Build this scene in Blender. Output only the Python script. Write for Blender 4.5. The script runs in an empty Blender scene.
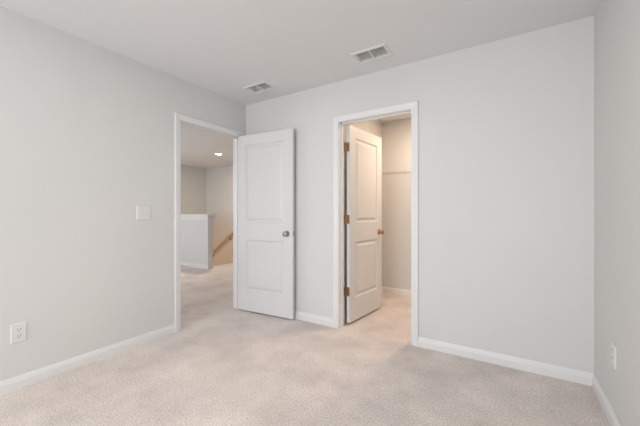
import bpy, bmesh, math, random
from mathutils import Vector, Matrix

S = bpy.context.scene
COL = S.collection
random.seed(4)

# ------------------------------------------------------------------ camera
EYE = 1.139
YAW = math.atan(190 / 305)                 # heading turned left of the room's depth axis
cam_d = bpy.data.cameras.new('camera')
cam_d.sensor_width = 36.0
cam_d.lens = 305 / 640 * 36.0
cam_d.clip_start = 0.02
cam = bpy.data.objects.new('camera', cam_d)
COL.objects.link(cam)
cam.location = (0, 0, EYE)
cam.rotation_euler = (math.radians(90), 0, YAW)
S.camera = cam

# ------------------------------------------------------------------ room constants (metres)
H = 2.44
LX, RX, BY, FY = -2.715, 0.47, 2.66, -2.60  # left, right, back, front wall faces of the bedroom
WT = 0.115                                  # wall thickness
D1A, D1B = 1.797, 2.569                     # bedroom door opening along Y
D2A, D2B = -1.433, -0.726                   # closet door opening along X
DH = 2.035                                  # door opening height
CX0, CX1, CY = -1.566, 0.45, 4.20           # closet left, right, back
HX, HY, HS = -7.55, 5.81, 0.40              # hall end wall, far wall, near wall
KX, KY0, KY1 = -5.215, 4.05, 4.165          # half wall end, front, rear
STX = -5.385                                # top nosing of the stairs
LOW = -2.7                                  # lower storey floor
WIN = (-2.62, 0.36, 0.75, 2.25)             # window in the front wall: x0, x1, z0, z1
HWIN = (-6.7, -5.0, 0.80, 2.00)              # window in the landing's near wall

# ------------------------------------------------------------------ light and exposure
W = bpy.data.worlds.new('sky'); S.world = W
W.use_nodes = True
W.node_tree.nodes['Background'].inputs[0].default_value = (0.80, 0.90, 1.0, 1)
W.node_tree.nodes['Background'].inputs[1].default_value = 0.6

def area(name, loc, rot, sx, sy, power, col, shape='RECTANGLE'):
    d = bpy.data.lights.new(name, 'AREA'); d.shape = shape; d.size = sx; d.size_y = sy
    d.energy = power; d.color = col
    o = bpy.data.objects.new(name, d); COL.objects.link(o)
    o.location = loc; o.rotation_euler = rot
    return o

area('daylight', ((WIN[0] + WIN[1]) / 2, FY - 0.20, (WIN[2] + WIN[3]) / 2), (math.radians(90), 0, 0),
     WIN[1] - WIN[0], WIN[3] - WIN[2], 80, (0.95, 0.98, 1.0))
area('landing_daylight', ((HWIN[0] + HWIN[1]) / 2, HS - 0.20, (HWIN[2] + HWIN[3]) / 2), (math.radians(90), 0, 0),
     HWIN[1] - HWIN[0], HWIN[3] - HWIN[2], 54, (0.95, 0.97, 1.0))
CLOSET_W, HALL_W, STAIR_W, ROOM_W = 17.5, 19.5, 30, 7.5
WARM = (1.0, 0.75, 0.54)

S.view_settings.view_transform = 'Standard'
S.view_settings.look = 'None'
S.view_settings.gamma = 1
S.view_settings.use_curve_mapping = False
S.view_settings.exposure = 0.20

# ------------------------------------------------------------------ materials
def mat(name, col, rough=0.5, metal=0.0, bump=None, vary=None, spec=0.5, emit=None):
    m = bpy.data.materials.new(name); m.use_nodes = True
    nt = m.node_tree; b = nt.nodes['Principled BSDF']
    b.inputs['Base Color'].default_value = (*col, 1)
    b.inputs['Roughness'].default_value = rough
    b.inputs['Metallic'].default_value = metal
    b.inputs['Specular IOR Level'].default_value = spec
    tc = nt.nodes.new('ShaderNodeTexCoord')
    if bump:
        n = nt.nodes.new('ShaderNodeTexNoise'); n.inputs['Scale'].default_value = bump[0]
        n.inputs['Detail'].default_value = 3
        nt.links.new(tc.outputs['Object'], n.inputs['Vector'])
        bp = nt.nodes.new('ShaderNodeBump'); bp.inputs['Strength'].default_value = bump[1]
        bp.inputs['Distance'].default_value = bump[2]
        nt.links.new(n.outputs['Fac'], bp.inputs['Height'])
        nt.links.new(bp.outputs['Normal'], b.inputs['Normal'])
    if vary:
        n = nt.nodes.new('ShaderNodeTexNoise'); n.inputs['Scale'].default_value = vary[0]
        nt.links.new(tc.outputs['Object'], n.inputs['Vector'])
        r = nt.nodes.new('ShaderNodeMapRange')
        r.inputs['From Min'].default_value = 0.3; r.inputs['From Max'].default_value = 0.7
        r.inputs['To Min'].default_value = 1 - vary[1]; r.inputs['To Max'].default_value = 1 + vary[1]
        nt.links.new(n.outputs['Fac'], r.inputs['Value'])
        mx = nt.nodes.new('ShaderNodeVectorMath'); mx.operation = 'SCALE'
        mx.inputs[0].default_value = col
        nt.links.new(r.outputs['Result'], mx.inputs['Scale'])
        nt.links.new(mx.outputs['Vector'], b.inputs['Base Color'])
    if emit:
        b.inputs['Emission Color'].default_value = (*emit[0], 1)
        b.inputs['Emission Strength'].default_value = emit[1]
    return m

def carpet_material():
    m = bpy.data.materials.new('cut_pile_carpet'); m.use_nodes = True
    nt = m.node_tree; b = nt.nodes['Principled BSDF']; L = nt.links.new
    b.inputs['Roughness'].default_value = 1.0
    b.inputs['Specular IOR Level'].default_value = 0.05
    b.inputs['Sheen Weight'].default_value = 0.15
    b.inputs['Sheen Roughness'].default_value = 0.6
    tc = nt.nodes.new('ShaderNodeTexCoord')
    def noise(scale, detail, rough=0.5):
        n = nt.nodes.new('ShaderNodeTexNoise'); n.inputs['Scale'].default_value = scale
        n.inputs['Detail'].default_value = detail; n.inputs['Roughness'].default_value = rough
        L(tc.outputs['Object'], n.inputs['Vector']); return n
    tuft = noise(105, 4, 0.75)
    ramp = nt.nodes.new('ShaderNodeValToRGB')
    ramp.color_ramp.elements[0].position = 0.33; ramp.color_ramp.elements[0].color = (0.46, 0.40, 0.375, 1)
    ramp.color_ramp.elements[1].position = 0.68; ramp.color_ramp.elements[1].color = (0.94, 0.845, 0.80, 1)
    e = ramp.color_ramp.elements.new(0.5); e.color = (0.75, 0.665, 0.625, 1)
    L(tuft.outputs['Fac'], ramp.inputs['Fac'])
    lay = noise(3.2, 3, 0.6)               # the pile brushed this way and that
    r = nt.nodes.new('ShaderNodeMapRange')
    r.inputs['From Min'].default_value = 0.35; r.inputs['From Max'].default_value = 0.65
    r.inputs['To Min'].default_value = 0.87; r.inputs['To Max'].default_value = 1.07
    L(lay.outputs['Fac'], r.inputs['Value'])
    mx = nt.nodes.new('ShaderNodeVectorMath'); mx.operation = 'SCALE'
    L(ramp.outputs['Color'], mx.inputs[0]); L(r.outputs['Result'], mx.inputs['Scale'])
    L(mx.outputs['Vector'], b.inputs['Base Color'])
    bp = nt.nodes.new('ShaderNodeBump'); bp.inputs['Strength'].default_value = 0.6
    bp.inputs['Distance'].default_value = 0.008
    L(tuft.outputs['Fac'], bp.inputs['Height']); L(bp.outputs['Normal'], b.inputs['Normal'])
    return m

M_WALL = mat('greige_wall_paint', (0.715, 0.71, 0.70), 0.75, bump=(160, 0.08, 0.002), vary=(1.3, 0.012), spec=0.3)
M_CEIL = mat('flat_ceiling_paint', (0.82, 0.825, 0.83), 0.9, bump=(90, 0.10, 0.003), vary=(1.1, 0.012), spec=0.1)
M_TRIM = mat('white_semigloss_paint', (0.80, 0.80, 0.80), 0.35, vary=(3, 0.008))
M_DOOR = mat('white_door_paint', (0.72, 0.72, 0.72), 0.38, bump=(55, 0.04, 0.001), vary=(2.5, 0.008))
M_CARPET = carpet_material()
M_NICKEL = mat('satin_nickel', (0.50, 0.43, 0.37), 0.28, 1.0, bump=(300, 0.03, 0.0005))
M_BRASS = mat('aged_brass_hinge', (0.40, 0.29, 0.18), 0.38, 1.0, bump=(300, 0.03, 0.0005))
M_PLATE = mat('white_wall_plate_plastic', (0.765, 0.76, 0.75), 0.35, vary=(20, 0.01))
M_SLOT = mat('dark_slot', (0.03, 0.03, 0.03), 0.8, vary=(20, 0.05))
M_VENT = mat('white_enamel_register', (0.78, 0.78, 0.77), 0.4, vary=(10, 0.01))
M_DUCT = mat('galvanised_duct', (0.50, 0.50, 0.50), 0.6, 0.0, vary=(15, 0.06))
M_WIRE = mat('white_vinyl_coated_wire', (0.72, 0.70, 0.68), 0.4, vary=(10, 0.01))
M_WOOD = mat('stained_handrail_wood', (0.66, 0.55, 0.44), 0.4, vary=(12, 0.12))
M_LENS = mat('lit_lamp_lens', (0.9, 0.88, 0.85), 0.4, emit=((1.0, 0.80, 0.58), 22))
M_CLENS = mat('lit_closet_lens', (0.9, 0.88, 0.85), 0.4, emit=((1.0, 0.76, 0.55), 4))
M_PANEL = mat('fill_lamp_panel', (0.9, 0.9, 0.88), 0.4, emit=((1.0, 0.97, 0.92), 6))
M_VINYL = mat('white_window_vinyl', (0.80, 0.80, 0.80), 0.4, vary=(8, 0.01))

# ------------------------------------------------------------------ helpers
def link(name, bm, m, parent=None, smooth=False):
    bmesh.ops.remove_doubles(bm, verts=bm.verts, dist=1e-6)
    bmesh.ops.recalc_face_normals(bm, faces=bm.faces)
    me = bpy.data.meshes.new(name); bm.to_mesh(me); bm.free()
    me.materials.append(m)
    if smooth:
        for p in me.polygons: p.use_smooth = True
        me.set_sharp_from_angle(angle=math.radians(40))
    o = bpy.data.objects.new(name, me); COL.objects.link(o)
    if parent: o.parent = parent
    return o

def tag(o, label, cat, group=None, kind=None):
    o['label'] = label; o['category'] = cat
    if group: o['group'] = group
    if kind: o['kind'] = kind
    return o

def empty(name, loc, rz=0.0):
    o = bpy.data.objects.new(name, None); COL.objects.link(o)
    o.location = loc; o.rotation_euler = (0, 0, rz); o.empty_display_size = 0.1
    return o

def box(bm, x0, x1, y0, y1, z0, z1, bevel=0.0):
    r = bmesh.ops.create_cube(bm, size=1)
    for v in r['verts']:
        v.co = Vector(((x0 + x1) / 2 + v.co.x * (x1 - x0), (y0 + y1) / 2 + v.co.y * (y1 - y0), (z0 + z1) / 2 + v.co.z * (z1 - z0)))
    if bevel:
        es = list({e for v in r['verts'] for e in v.link_edges})
        bmesh.ops.bevel(bm, geom=es, offset=bevel, segments=2, affect='EDGES')

def boxobj(name, m, x0, x1, y0, y1, z0, z1, parent=None, bevel=0.0):
    bm = bmesh.new(); box(bm, x0, x1, y0, y1, z0, z1, bevel)
    return link(name, bm, m, parent)

def tube(bm, a, b, r, n=10, r2=None):
    a, b = Vector(a), Vector(b); d = b - a
    q = d.to_track_quat('Z', 'Y').to_matrix().to_4x4()
    bmesh.ops.create_cone(bm, cap_ends=True, segments=n, radius1=r, radius2=r if r2 is None else r2,
                          depth=d.length, matrix=Matrix.Translation((a + b) / 2) @ q)

def lathe(bm, prof, axis='y', n=28, at=(0, 0, 0)):
    """prof: (radius, distance along the axis)"""
    at = Vector(at); rings = []
    for r, d in prof:
        ring = []
        for k in range(n):
            t = 2 * math.pi * k / n
            c, s = r * math.cos(t), r * math.sin(t)
            p = {'x': (d, c, s), 'y': (c, d, s), 'z': (c, s, d)}[axis]
            ring.append(bm.verts.new(at + Vector(p)))
        rings.append(ring)
    for a, b in zip(rings, rings[1:]):
        for k in range(n):
            bm.faces.new((a[k], a[(k + 1) % n], b[(k + 1) % n], b[k]))
    bm.faces.new(rings[0]); bm.faces.new(rings[-1])

def slab(name, m, axis, t0, t1, rect, holes=()):
    """A plate normal to an axis between t0 and t1, rect = (u0,u1,v0,v1), with rectangular holes cut through it."""
    us = sorted({rect[0], rect[1], *[h[i] for h in holes for i in (0, 1)]})
    vs = sorted({rect[2], rect[3], *[h[i] for h in holes for i in (2, 3)]})
    def P(t, u, v): return {'x': (t, u, v), 'y': (u, t, v), 'z': (u, v, t)}[axis]
    def solid(i, j):
        if i < 0 or j < 0 or i >= len(us) - 1 or j >= len(vs) - 1: return False
        cu, cv = (us[i] + us[i + 1]) / 2, (vs[j] + vs[j + 1]) / 2
        return not any(h[0] < cu < h[1] and h[2] < cv < h[3] for h in holes)
    bm = bmesh.new(); V = {}
    def vert(t, u, v):
        k = (t, u, v)
        if k not in V: V[k] = bm.verts.new(P(t, u, v))
        return V[k]
    for i in range(len(us) - 1):
        for j in range(len(vs) - 1):
            if not solid(i, j): continue
            u0, u1, v0, v1 = us[i], us[i + 1], vs[j], vs[j + 1]
            for t in (t0, t1):
                bm.faces.new([vert(t, u0, v0), vert(t, u1, v0), vert(t, u1, v1), vert(t, u0, v1)])
            for di, dj, a, b in ((-1, 0, (u0, v0), (u0, v1)), (1, 0, (u1, v0), (u1, v1)), (0, -1, (u0, v0), (u1, v0)), (0, 1, (u0, v1), (u1, v1))):
                if not solid(i + di, j + dj):
                    bm.faces.new([vert(t0, *a), vert(t0, *b), vert(t1, *b), vert(t1, *a)])
    return link(name, bm, m)

def structure(o, label, cat):
    return tag(o, label, cat, kind='structure')

# ------------------------------------------------------------------ floor, ceiling, walls
VENTS = [(-0.961, 2.345, 0.27, 0.165), (-2.198, 2.357, 0.27, 0.165)]
structure(slab('floor', M_CARPET, 'z', -0.28, 0.0, (HX - WT, RX + WT, FY - WT, HY + WT),
               [(HX - .02, STX, KY1, HY + .02)]), 'pale beige cut-pile carpet running through the room, closet and landing', 'carpet floor')
structure(slab('ceiling', M_CEIL, 'z', H, H + 0.12, (HX - WT, RX + WT, FY - WT, HY + WT),
               [(x - sx / 2 + 0.015, x + sx / 2 - 0.015, y - sy / 2 + 0.015, y + sy / 2 - 0.015) for x, y, sx, sy in VENTS]),
          'flat off-white ceiling with two air registers', 'ceiling')
structure(slab('wall_left', M_WALL, 'x', LX - WT, LX, (FY - WT, BY, 0, H), [(D1A - 0.018, D1B + 0.018, 0, DH + 0.018)]),
          'pale greige wall on the left with the open bedroom doorway', 'wall')
structure(slab('wall_back', M_WALL, 'y', BY, BY + WT, (LX - WT, RX + WT, 0, H), [(D2A - 0.018, D2B + 0.018, 0, DH + 0.018)]),
          'pale greige wall straight ahead with the closet doorway', 'wall')
structure(slab('wall_right', M_WALL, 'x', RX, RX + WT, (FY - WT, BY, 0, H)), 'pale greige wall at the right edge', 'wall')
structure(slab('wall_front', M_WALL, 'y', FY - WT, FY, (LX, RX, 0, H), [WIN]), 'pale greige wall behind the viewer with the window', 'wall')
structure(slab('wall_closet_left', M_WALL, 'x', CX0 - WT, CX0, (BY + WT, CY, 0, H)), 'closet side wall behind the open closet door', 'wall')
structure(slab('wall_closet_right', M_WALL, 'x', CX1, CX1 + WT, (BY + WT, CY, 0, H)), 'closet side wall out of sight on the right', 'wall')
structure(slab('wall_closet_back', M_WALL, 'y', CY, CY + WT, (CX0 - WT, CX1 + WT, 0, H)), 'closet rear wall carrying the wire shelf', 'wall')
structure(slab('wall_hall_end', M_WALL, 'x', HX - WT, HX, (HS - WT, HY + WT, LOW, H)), 'end wall of the landing past the half wall', 'wall')
structure(slab('wall_hall_far', M_WALL, 'y', HY, HY + WT, (HX, LX, LOW, H)), 'far wall of the stairwell with the handrail', 'wall')
structure(slab('wall_hall_near', M_WALL, 'y', HS - WT, HS, (HX, LX - WT, 0, H), [HWIN]), 'near wall of the landing out of sight', 'wall')
structure(slab('wall_hall_side', M_WALL, 'x', LX - WT, LX, (BY + WT, HY, 0, H)), 'landing wall beside the closet out of sight', 'wall')
structure(slab('wall_stair', M_WALL, 'y', KY0, KY1, (HX, KX, 0, 1.045)), 'white half wall guarding the stairs on the landing', 'half wall')
structure(slab('floor_lower', M_CARPET, 'z', LOW - 0.1, LOW, (HX - WT, LX, 2.0, HY + WT)), 'carpet of the storey below, out of sight', 'floor')
structure(slab('wall_lower_near', M_WALL, 'y', 2.0 - WT, 2.0, (HX, LX, LOW, -0.28)), 'wall of the storey below, out of sight', 'wall')
structure(slab('wall_lower_side', M_WALL, 'x', LX, LX + WT, (2.0 - WT, HY + WT, LOW, -0.28)), 'side wall of the storey below, out of sight', 'wall')

# ------------------------------------------------------------------ window behind the viewer
win = structure(empty('window_1', ((WIN[0] + WIN[1]) / 2, FY, WIN[2])), 'white vinyl window in the wall behind the viewer', 'window')
hwin = structure(empty('window_2', ((HWIN[0] + HWIN[1]) / 2, HS, HWIN[2])), 'white vinyl window on the landing, out of sight', 'window')
def window_parts(win, WIN):
    w = (WIN[1] - WIN[0]) / 2; h = WIN[3] - WIN[2]
    bm = bmesh.new()
    box(bm, -w, -w + .045, -.10, -.03, 0, h); box(bm, w - .045, w, -.10, -.03, 0, h)
    box(bm, -w, w, -.10, -.03, 0, .045); box(bm, -w, w, -.10, -.03, h - .045, h)
    for x in (-w / 3, w / 3): box(bm, x - .025, x + .025, -.10, -.03, 0, h)
    link('window_frame', bm, M_VINYL, win)
    bm = bmesh.new(); box(bm, -w - .05, w + .05, -.03, .03, -.02, 0, .004)
    link('window_sill', bm, M_TRIM, win)
window_parts(win, WIN)
window_parts(hwin, HWIN)

# ------------------------------------------------------------------ trim: casings, jambs, baseboards
CASING = [(0.0, 0.0), (0.0, 0.009), (0.004, 0.011), (0.018, 0.0115), (0.024, 0.014), (0.045, 0.0165), (0.052, 0.0165), (0.057, 0.013), (0.057, 0.0)]

def casing(name, axis, a, b, face, out, parent=None):
    """U of moulding round an opening a..b high DH; axis = direction of the opening, face = wall plane, out = +-1."""
    rv = 0.005
    bm = bmesh.new(); rows = []
    for w, p in CASING:
        w += rv
        pts = [(a - w, 0.0), (a - w, DH + w), (b + w, DH + w), (b + w, 0.0)]
        row = []
        for u, z in pts:
            t = face + out * p
            row.append(bm.verts.new((u, t, z) if axis == 'x' else (t, u, z)))
        rows.append(row)
    for r0, r1 in zip(rows, rows[1:]):
        for k in range(3): bm.faces.new((r0[k], r0[k + 1], r1[k + 1], r1[k]))
    for k in range(3): bm.faces.new((rows[0][k], rows[0][k + 1], rows[-1][k + 1], rows[-1][k]))
    for k in (0, 3): bm.faces.new([r[k] for r in rows])
    return link(name, bm, M_TRIM, parent)

def jamb(axis, a, b, t0, t1, s0, s1, parent):
    def bx(bm, u0, u1, v0, v1, z0, z1):
        if axis == 'x': box(bm, u0, u1, v0, v1, z0, z1)
        else: box(bm, v0, v1, u0, u1, z0, z1)
    bm = bmesh.new()
    bx(bm, a - .0179, a, t0, t1, 0, DH); bx(bm, b, b + .0179, t0, t1, 0, DH); bx(bm, a - .0179, b + .0179, t0, t1, DH, DH + .0179)
    j = link('jamb', bm, M_TRIM, parent)
    bm = bmesh.new(); k = .011
    bx(bm, a, a + k, s0, s1, 0, DH); bx(bm, b - k, b, s0, s1, 0, DH); bx(bm, a, b, s0, s1, DH - k, DH)
    link('door_stop', bm, M_TRIM, parent)

t1 = structure(casing('trim_1', 'y', D1A, D1B, LX, 1), 'white moulded casing round the bedroom doorway on the left wall', 'door casing')
casing('outer_casing', 'y', D1A, D1B, LX - WT, -1, t1)
jamb('y', D1A, D1B, LX - WT, LX, LX - .075, LX - .039, t1)
t2 = structure(casing('trim_2', 'x', D2A, D2B, BY, -1), 'white moulded casing round the closet doorway', 'door casing')
casing('outer_casing', 'x', D2A, D2B, BY + WT, 1, t2)
jamb('x', D2A, D2B, BY, BY + WT, BY + .040, BY + .076, t2)

BASE = [(0, 0), (.013, 0), (.013, .052), (.0105, .058), (.0095, .066), (.006, .074), (.004, .082), (0, .082)]
def baseboard(name, p, q, nrm, label, m0=0, m1=0):
    """moulding from p to q (xy), sticking out along nrm; m0/m1: mitre (+1 outside corner, -1 inside)."""
    p, q, n = Vector((*p, 0)), Vector((*q, 0)), Vector((*nrm, 0)); d = (q - p).normalized()
    bm = bmesh.new(); A, B = [], []
    for o, z in BASE:
        up = Vector((0, 0, z))
        A.append(bm.verts.new(p + n * o - d * (o * m0) + up)); B.append(bm.verts.new(q + n * o + d * (o * m1) + up))
    k = len(BASE)
    for i in range(k): bm.faces.new((A[i], A[(i + 1) % k], B[(i + 1) % k], B[i]))
    bm.faces.new(A); bm.faces.new(B)
    return structure(link(name, bm, M_TRIM), label, 'baseboard')

C = 0.0621
baseboard('baseboard_left', (LX, FY), (LX, D1A - C), (1, 0), 'white baseboard along the left wall up to the bedroom doorway', -1)
baseboard('baseboard_corner', (LX, D1B + C), (LX, BY), (1, 0), 'stub of baseboard in the corner behind the open bedroom door', 0, -1)
baseboard('baseboard_back_left', (LX, BY), (D2A - C, BY), (0, -1), 'white baseboard between the bedroom door and closet doorway', -1)
baseboard('baseboard_back_right', (D2B + C, BY), (RX, BY), (0, -1), 'white baseboard right of the closet doorway', 0, -1)
baseboard('baseboard_right', (RX, BY), (RX, FY), (-1, 0), 'white baseboard along the right wall', -1, -1)
baseboard('baseboard_front', (LX, FY), (RX, FY), (0, 1), 'white baseboard behind the viewer', -1, -1)
baseboard('baseboard_closet_back', (CX0, CY), (CX1, CY), (0, -1), 'white baseboard along the closet rear wall', -1, -1)
baseboard('baseboard_closet_left', (CX0, BY + WT), (CX0, CY), (1, 0), 'white baseboard behind the closet door', 0, -1)
baseboard('baseboard_closet_right', (CX1, CY), (CX1, BY + WT), (-1, 0), 'white baseboard on the closet right wall', -1, 0)
baseboard('baseboard_stair', (HX, KY0), (KX + .018, KY0), (0, -1), 'white baseboard at the foot of the half wall on the landing', -1, 1)
baseboard('baseboard_stair_end', (KX + .018, KY0), (KX + .018, KY1), (1, 0), 'short baseboard round the end of the half wall', 1, 0)

# half wall cap, end board
def half_wall_trim():
    z = 1.045; e = KX + .018
    bm = bmesh.new(); box(bm, HX, e + .055, KY0 - .055, KY1 + .055, z + .04, z + .065, .004)
    cap = structure(link('trim_3', bm, M_TRIM), 'white cap with stepped moulding on top of the half wall', 'cap')
    bm = bmesh.new()
    box(bm, HX, e + .035, KY0 - .035, KY1 + .035, z + .015, z + .04)
    box(bm, HX, e + .022, KY0 - .022, KY1 + .022, z - .02, z + .015)
    box(bm, HX, e + .012, KY0 - .012, KY1 + .012, z - .05, z - .02)
    link('cap_moulding', bm, M_TRIM, cap)
    structure(boxobj('trim_4', M_TRIM, KX, e, KY0 - .004, KY1 + .004, 0, z, None, .003), 'white board on the end of the half wall', 'end board')
half_wall_trim()

# ------------------------------------------------------------------ doors
def door_slab(name, w, h, t, y0):
    """Two-panel moulded door: local x 0..w from the hinge edge, y y0..y0+t, z 0..h."""
    st = 0.112
    panels = [(st, w - st, 0.235, 0.815), (st, w - st, 1.015, h - 0.115)]
    xs = [0, st, w - st, w]; zs = [0, panels[0][2], panels[0][3], panels[1][2], panels[1][3], h]
    bm = bmesh.new()
    for side, y in ((1, y0), (-1, y0 + t)):
        for i in range(3):
            for j in range(5):
                if i == 1 and j in (1, 3): continue
                bm.faces.new([bm.verts.new(p) for p in ((xs[i], y, zs[j]), (xs[i + 1], y, zs[j]), (xs[i + 1], y, zs[j + 1]), (xs[i], y, zs[j + 1]))])
        for a, b, c, d in panels:
            prev = None
            for ins, dep in ((0, 0), (.003, .007), (.009, .012), (.020, .013), (.025, .012), (.046, .003), (.050, .002)):
                yy = y + side * dep
                ring = [bm.verts.new(p) for p in ((a + ins, yy, c + ins), (b - ins, yy, c + ins), (b - ins, yy, d - ins), (a + ins, yy, d - ins))]
                if prev:
                    for k in range(4): bm.faces.new((prev[k], prev[(k + 1) % 4], ring[(k + 1) % 4], ring[k]))
                prev = ring
            bm.faces.new(prev)
    for j in range(5):
        for x in (0, w):
            bm.faces.new([bm.verts.new(p) for p in ((x, y0, zs[j]), (x, y0 + t, zs[j]), (x, y0 + t, zs[j + 1]), (x, y0, zs[j + 1]))])
    for i in range(3):
        for z in (0, h):
            bm.faces.new([bm.verts.new(p) for p in ((xs[i], y0, z), (xs[i + 1], y0, z), (xs[i + 1], y0 + t, z), (xs[i], y0 + t, z))])
    return link(name, bm, M_DOOR)

KNOB = [(.033, 0), (.033, .004), (.029, .009), (.014, .011), (.011, .016), (.0115, .026), (.017, .031), (.0245, .036),
        (.0275, .044), (.0265, .052), (.021, .058), (.012, .0605), (.003, .061)]

def knob(parent, x, y, z, side, m):
    bm = bmesh.new(); lathe(bm, [(r, side * d) for r, d in KNOB[:4]] + [(.010, side * .011)], 'y', 28, (x, y, z))
    k = link('knob_rosette', bm, m, parent, True)
    bm = bmesh.new(); lathe(bm, [(r, side * d) for r, d in KNOB[3:]], 'y', 28, (x, y, z))
    link('door_knob', bm, m, k, True)

def hinge(parent, z, m, jamb_leaf):
    """pin at the local origin; one leaf on the slab's hinge edge, the other (a jamb_leaf matrix) on the jamb"""
    bm = bmesh.new()
    for k in range(5): tube(bm, (0, 0, z - .0445 + k * .018), (0, 0, z - .0445 + k * .018 + .0168), .0062, 12)
    tube(bm, (0, 0, z - .047), (0, 0, z + .048), .004, 10)
    h = link('hinge', bm, m, parent, True)
    bm = bmesh.new(); box(bm, .0008, .003, -.040, -.003, z - .0445, z + .0445)
    link('hinge_leaf', bm, m, h)
    bm = bmesh.new(); box(bm, .0008, .0026, -.036, -.003, z - .0445, z + .0445)
    bmesh.ops.transform(bm, matrix=jamb_leaf, verts=bm.verts)
    link('hinge_leaf', bm, m, h)

def make_door(name, w, pin, closed_rz, open_rz, label, m_knob, m_hinge, gap, h):
    d = door_slab(name, w, h, .035, -.042)
    me = d.data
    for v in me.vertices: v.co.x += .003
    d.location = (pin[0], pin[1], gap); d.rotation_euler = (0, 0, open_rz)
    structure(d, label, 'door')
    back = Matrix.Rotation(closed_rz - open_rz, 4, 'Z') @ Matrix.Translation((-.0034, 0, 0))
    kx = w - .068; kz = .918 - gap
    knob(d, kx, -.042, kz, -1, m_knob); knob(d, kx, -.007, kz, 1, m_knob)
    bm = bmesh.new(); box(bm, w + .0025, w + .0042, -.037, -.012, kz - .029, kz + .029)
    lp = link('latch_plate', bm, m_knob, d)
    bm = bmesh.new(); box(bm, w + .003, w + .013, -.031, -.018, kz - .007, kz + .007, .002)
    link('latch_bolt', bm, m_knob, lp)
    for z in (1.81, 1.075, .34): hinge(d, z - gap, m_hinge, back)
    return d

make_door('door_1', 0.755, (LX + .008, D1B - .002), math.radians(-90), math.radians(4.2),
          'white two-panel bedroom door swung open against the back wall', M_NICKEL, M_NICKEL, 0.016, 2.018)
make_door('door_2', 0.702, (D2A + .013, BY + WT + .008), 0.0, math.radians(83.8),
          'white two-panel closet door opened into the warm-lit closet', M_BRASS, M_BRASS, 0.025, 2.008)

# ------------------------------------------------------------------ ceiling registers
def register(x, y, sx, sy, label):
    r = tag(empty('ceiling_register', (x, y, H)), label, 'air vent', 'air registers in the bedroom ceiling')
    a, b = sx / 2, sy / 2
    def frame(bm):
        prof = [(0.0, 0.0), (0.0, -.003), (.006, -.008), (.022, -.009), (.026, -.006), (.026, .012)]
        rings = []
        for o, z in prof:
            rings.append([bm.verts.new(p) for p in ((-a - .016 + o, -b - .016 + o, z), (a + .016 - o, -b - .016 + o, z), (a + .016 - o, b + .016 - o, z), (-a - .016 + o, b + .016 - o, z))])
        for r0, r1 in zip(rings, rings[1:]):
            for k in range(4): bm.faces.new((r0[k], r0[(k + 1) % 4], r1[(k + 1) % 4], r1[k]))
    bm = bmesh.new(); frame(bm); link('frame', bm, M_VENT, r)
    ia, ib = a - .0155, b - .0155
    boxobj('divider', M_VENT, -.006, .006, -ib, ib, -.008, .010, r, .001)
    for s in (-1, 1):
        bm = bmesh.new(); n = 9
        for k in range(n):
            yc = -ib + (k + .5) * 2 * ib / n
            t = math.radians(-36)
            hw, ht = .0016, .0005
            mtx = Matrix.Translation((s * (ia + .006) / 2, yc, .002)) @ Matrix.Rotation(t, 4, 'X')
            q = bmesh.ops.create_cube(bm, size=1)
            for v in q['verts']: v.co = mtx @ Vector((v.co.x * (ia - .006), v.co.y * 2 * hw, v.co.z * 2 * ht))
        link('louver_bank', bm, M_VENT, r)
    bm = bmesh.new()
    ring0 = [bm.verts.new(p) for p in ((-ia, -ib, .012), (ia, -ib, .012), (ia, ib, .012), (-ia, ib, .012))]
    ring1 = [bm.verts.new((v.co.x, v.co.y, .22)) for v in ring0]
    for k in range(4): bm.faces.new((ring0[k], ring0[(k + 1) % 4], ring1[(k + 1) % 4], ring1[k]))
    bm.faces.new(ring1)
    link('duct_boot', bm, M_DUCT, r)
register(*VENTS[0], 'white louvred ceiling register nearer the viewer, above the closet doorway')
register(*VENTS[1], 'white louvred ceiling register farther left, above the open bedroom door')

# ------------------------------------------------------------------ wall plates
def plate_base(name, w, h, loc, rz, label, cat):
    """local +y sticks out of the wall, x runs along it"""
    o = tag(empty(name, loc, rz), label, cat)
    bm = bmesh.new()
    a, b = w / 2, h / 2; rings = []
    for ins, d in ((0, 0), (0, .002), (.004, .0058), (.007, .0062)):
        rings.append([bm.verts.new(p) for p in ((-a + ins, d, -b + ins), (a - ins, d, -b + ins), (a - ins, d, b - ins), (-a + ins, d, b - ins))])
    for r0, r1 in zip(rings, rings[1:]):
        for k in range(4): bm.faces.new((r0[k], r0[(k + 1) % 4], r1[(k + 1) % 4], r1[k]))
    bm.faces.new(rings[-1])
    link('cover_plate', bm, M_PLATE, o)
    return o

def screw(o, x, z):
    bm = bmesh.new(); lathe(bm, [(.0034, .0055), (.0034, .0066), (.0024, .0072)], 'y', 14, (x, 0, z))
    link('screw', bm, M_PLATE, o, True)

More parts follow.
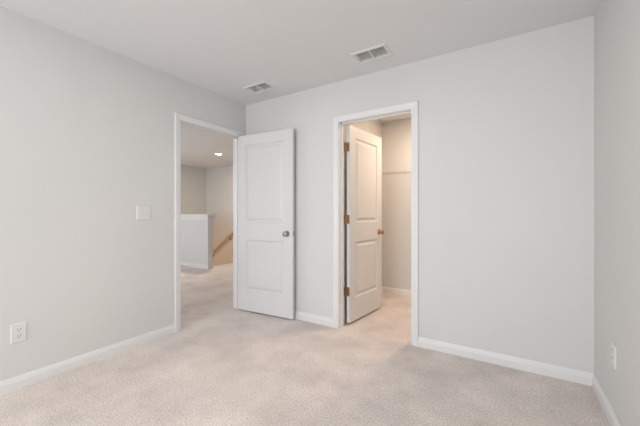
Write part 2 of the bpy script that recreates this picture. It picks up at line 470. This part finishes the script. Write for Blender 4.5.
def outlet(loc, rz, label):
    o = plate_base('power_outlet', .078, .124, loc, rz, label, 'outlet'); o['group'] = 'power outlets low on the bedroom walls'
    screw(o, 0, 0)
    for s in (-1, 1):
        bm = bmesh.new(); n = 24; rings = []
        for d in (.005, .0082, .009):
            k = .0165 if d < .0088 else .0155
            rings.append([bm.verts.new((max(-.0165, min(.0165, 1.16 * k * math.cos(2 * math.pi * i / n))), d, s * .0205 + max(-.0135, min(.0135, k * math.sin(2 * math.pi * i / n))))) for i in range(n)])
        for r0, r1 in zip(rings, rings[1:]):
            for i in range(n): bm.faces.new((r0[i], r0[(i + 1) % n], r1[(i + 1) % n], r1[i]))
        bm.faces.new(rings[-1])
        rc = link('receptacle', bm, M_PLATE, o)
        bm = bmesh.new()
        box(bm, -.0075, -.0052, .0085, .0093, s * .0205 + .001, s * .0205 + .010)
        box(bm, .0052, .0072, .0085, .0093, s * .0205 + .002, s * .0205 + .009)
        lathe(bm, [(.0026, .0085), (.0026, .0093)], 'y', 12, (0, 0, s * .0205 - .006))
        link('slot', bm, M_SLOT, rc)
    return o

def switch_plate(loc, rz):
    o = plate_base('light_switch', .124, .120, loc, rz, 'white double light switch plate on the left wall before the doorway', 'light switch')
    for x in (-.023, .023):
        boxobj('switch_frame', M_PLATE, x - .0175, x + .0175, .005, .0072, -.034, .034, o, .0008)
        bm = bmesh.new(); box(bm, x - .0150, x + .0150, -.0015, .0025, -.0305, .0305, .001)
        bmesh.ops.transform(bm, matrix=Matrix.Translation((0, .0075, 0)) @ Matrix.Rotation(math.radians(4), 4, 'X'), verts=bm.verts)
        link('rocker', bm, M_PLATE, o)
        for z in (-.048, .048): screw(o, x, z)
    return o

switch_plate((LX, 1.448, 1.142), math.radians(-90))
outlet((LX, .647, .360), math.radians(-90), 'white power outlet low on the left wall above its baseboard')
outlet((RX, 2.205, .380), math.radians(90), 'white power outlet low on the right wall near the corner')

# ------------------------------------------------------------------ closet: wire shelf and lamp
def wire_shelf():
    z = 1.705; y1 = CY - .006; y0 = CY - .305; x0, x1 = CX0 + .012, CX1 - .012
    o = tag(empty('wire_shelf', ((x0 + x1) / 2, CY, z)), 'white wire shelf along the rear wall of the closet', 'shelf')
    ox, oy, oz = (x0 + x1) / 2, CY, z
    bm = bmesh.new(); x = x0 + .01
    while x < x1:
        tube(bm, (x - ox, y0 - oy, .004), (x - ox, y1 - oy, .004), .0012, 6)
        tube(bm, (x - ox, y0 - oy, .004), (x - ox, y0 - oy, -.030), .0012, 6)
        x += .0254
    link('deck_wires', bm, M_WIRE, o)
    for yy, zz in ((y0, .0), (y0, -.030), ((y0 + y1) / 2, .0), (y1, .0)):
        bm = bmesh.new(); tube(bm, (x0 - ox, yy - oy, zz), (x1 - ox, yy - oy, zz), .0026, 10)
        link('rail', bm, M_WIRE, o)
    for xb in (-1.205, -.45):
        bm = bmesh.new(); box(bm, xb - ox - .012, xb - ox + .012, y0 - oy - .008, y0 - oy + .010, -.006, .012, .002)
        c = link('clip', bm, M_WIRE, o)
        bm = bmesh.new(); box(bm, xb - ox - .010, xb - ox + .010, -.014, 0, -.012, .020, .002)
        link('clip', bm, M_WIRE, o)
wire_shelf()

def closet_downlight(x, y):
    o = tag(empty('recessed_downlight', (x, y, H)), 'round warm downlight in the closet ceiling, out of sight', 'ceiling light')
    bm = bmesh.new(); lathe(bm, [(.175, 0), (.175, -.003), (.165, -.007), (.148, -.006), (.146, -.002)], 'z', 40); link('trim_ring', bm, M_TRIM, o, True)
    bm = bmesh.new(); lathe(bm, [(.146, -.002), (.144, -.0045), (.002, -.0050)], 'z', 40); link('lens', bm, M_CLENS, o)
    area('closet_downlight_light', (x, y, H - .012), (0, 0, 0), .28, .28, CLOSET_W, WARM, 'DISK')
closet_downlight(-0.58, 3.60)

def room_fill_lamp(x, y):  # added unseen fixture: fill light for the floor and right wall
    o = tag(empty('added_fill_lamp', (x, y, H)), 'round white flush lamp added on the bedroom ceiling as fill light, out of sight', 'lamp')
    bm = bmesh.new(); lathe(bm, [(.19, 0), (.19, -.020), (.182, -.028), (.165, -.030), (.163, -.026)], 'z', 40); link('fill_lamp_base', bm, M_PLATE, o, True)
    bm = bmesh.new(); lathe(bm, [(.163, -.026), (.160, -.034), (.002, -.036)], 'z', 40); link('fill_lamp_lens', bm, M_PANEL, o, True)
    area('added_fill_lamp_light', (x, y, H - .045), (0, 0, 0), .30, .30, ROOM_W, (1.0, .97, .93), 'DISK')
room_fill_lamp(-1.00, 0.85)

# ------------------------------------------------------------------ landing: downlight, stairs, handrail, lower lamp
def downlight(x, y):
    o = tag(empty('recessed_downlight', (x, y, H)), 'lit round downlight in the landing ceiling past the bedroom doorway', 'ceiling light')
    bm = bmesh.new(); lathe(bm, [(.088, 0), (.088, -.003), (.080, -.007), (.066, -.006), (.064, -.002)], 'z', 40); link('trim_ring', bm, M_TRIM, o, True)
    bm = bmesh.new(); lathe(bm, [(.064, -.002), (.062, -.0045), (.002, -.0050)], 'z', 40); link('lens', bm, M_LENS, o)
    area('downlight_light', (x, y, H - .012), (0, 0, 0), .12, .12, HALL_W, (1.0, .83, .63), 'DISK')
downlight(-5.456, 4.525)

def stairs():
    bm = bmesh.new(); rise, run = .193, .258; x = STX; z = 0.0
    n = 8
    pts = [(x, -.27)]
    pts = []
    for k in range(n):
        pts += [(x - k * run, -(k + 1) * rise), (x - (k + 1) * run, -(k + 1) * rise)]
    pts += [(x - n * run, -(n + 1) * rise - .1), (x, -.60)]
    for y in (KY1 + .02, HY - .03):
        pass
    A = [bm.verts.new((px, KY1 + .001, pz)) for px, pz in pts]; B = [bm.verts.new((px, HY - .001, pz)) for px, pz in pts]
    for k in range(len(pts)): bm.faces.new((A[k], A[(k + 1) % len(pts)], B[(k + 1) % len(pts)], B[k]))
    bm.faces.new(A); bm.faces.new(B)
    return structure(link('stairs', bm, M_CARPET), 'carpeted stairs going down behind the half wall', 'stairs')
stairs()

def handrail():
    y = HY - .065
    a, b = Vector((-7.45, y, -.173)), Vector((-5.60, y, 1.178))
    o = tag(empty('handrail', (a.x, HY, a.z)), 'wooden handrail slanting down the stairwell wall past the half wall', 'handrail')
    org = Vector((a.x, HY, a.z)); d = (b - a).normalized()
    up = Vector((0, 0, 1)); up = (up - d * up.dot(d)).normalized(); side = d.cross(up)
    prof = [(-.020, -.028), (.020, -.028), (.024, -.008), (.029, .006), (.027, .022), (.016, .031), (-.016, .031), (-.027, .022), (-.029, .006), (-.024, -.008)]
    bm = bmesh.new()
    R = [[bm.verts.new(p - org + side * s + up * u) for s, u in prof] for p in (a, b)]
    for k in range(len(prof)): bm.faces.new((R[0][k], R[0][(k + 1) % len(prof)], R[1][(k + 1) % len(prof)], R[1][k]))
    bm.faces.new(R[0]); bm.faces.new(R[1])
    link('rail', bm, M_WOOD, o)
    for t in (.12, .5, .88):
        p = a.lerp(b, t) - up * .028 - org
        bm = bmesh.new(); tube(bm, p, p + Vector((0, 0, -.05)), .006, 10); tube(bm, p + Vector((0, 0, -.05)), (p.x, -.003, p.z - .05), .006, 10)
        lathe(bm, [(.028, 0), (.028, -.006), (.012, -.010)], 'y', 20, (p.x, 0, p.z - .05))
        link('bracket', bm, M_BRASS, o, True)
handrail()

def lower_lamp():
    l = bpy.data.lights.new('lower_storey_lamp', 'POINT'); l.energy = STAIR_W; l.color = (1.0, .56, .25); l.shadow_soft_size = .06
    o = bpy.data.objects.new('lower_storey_lamp', l); COL.objects.link(o); o.location = (-6.9, 3.55, -.72)
lower_lamp()
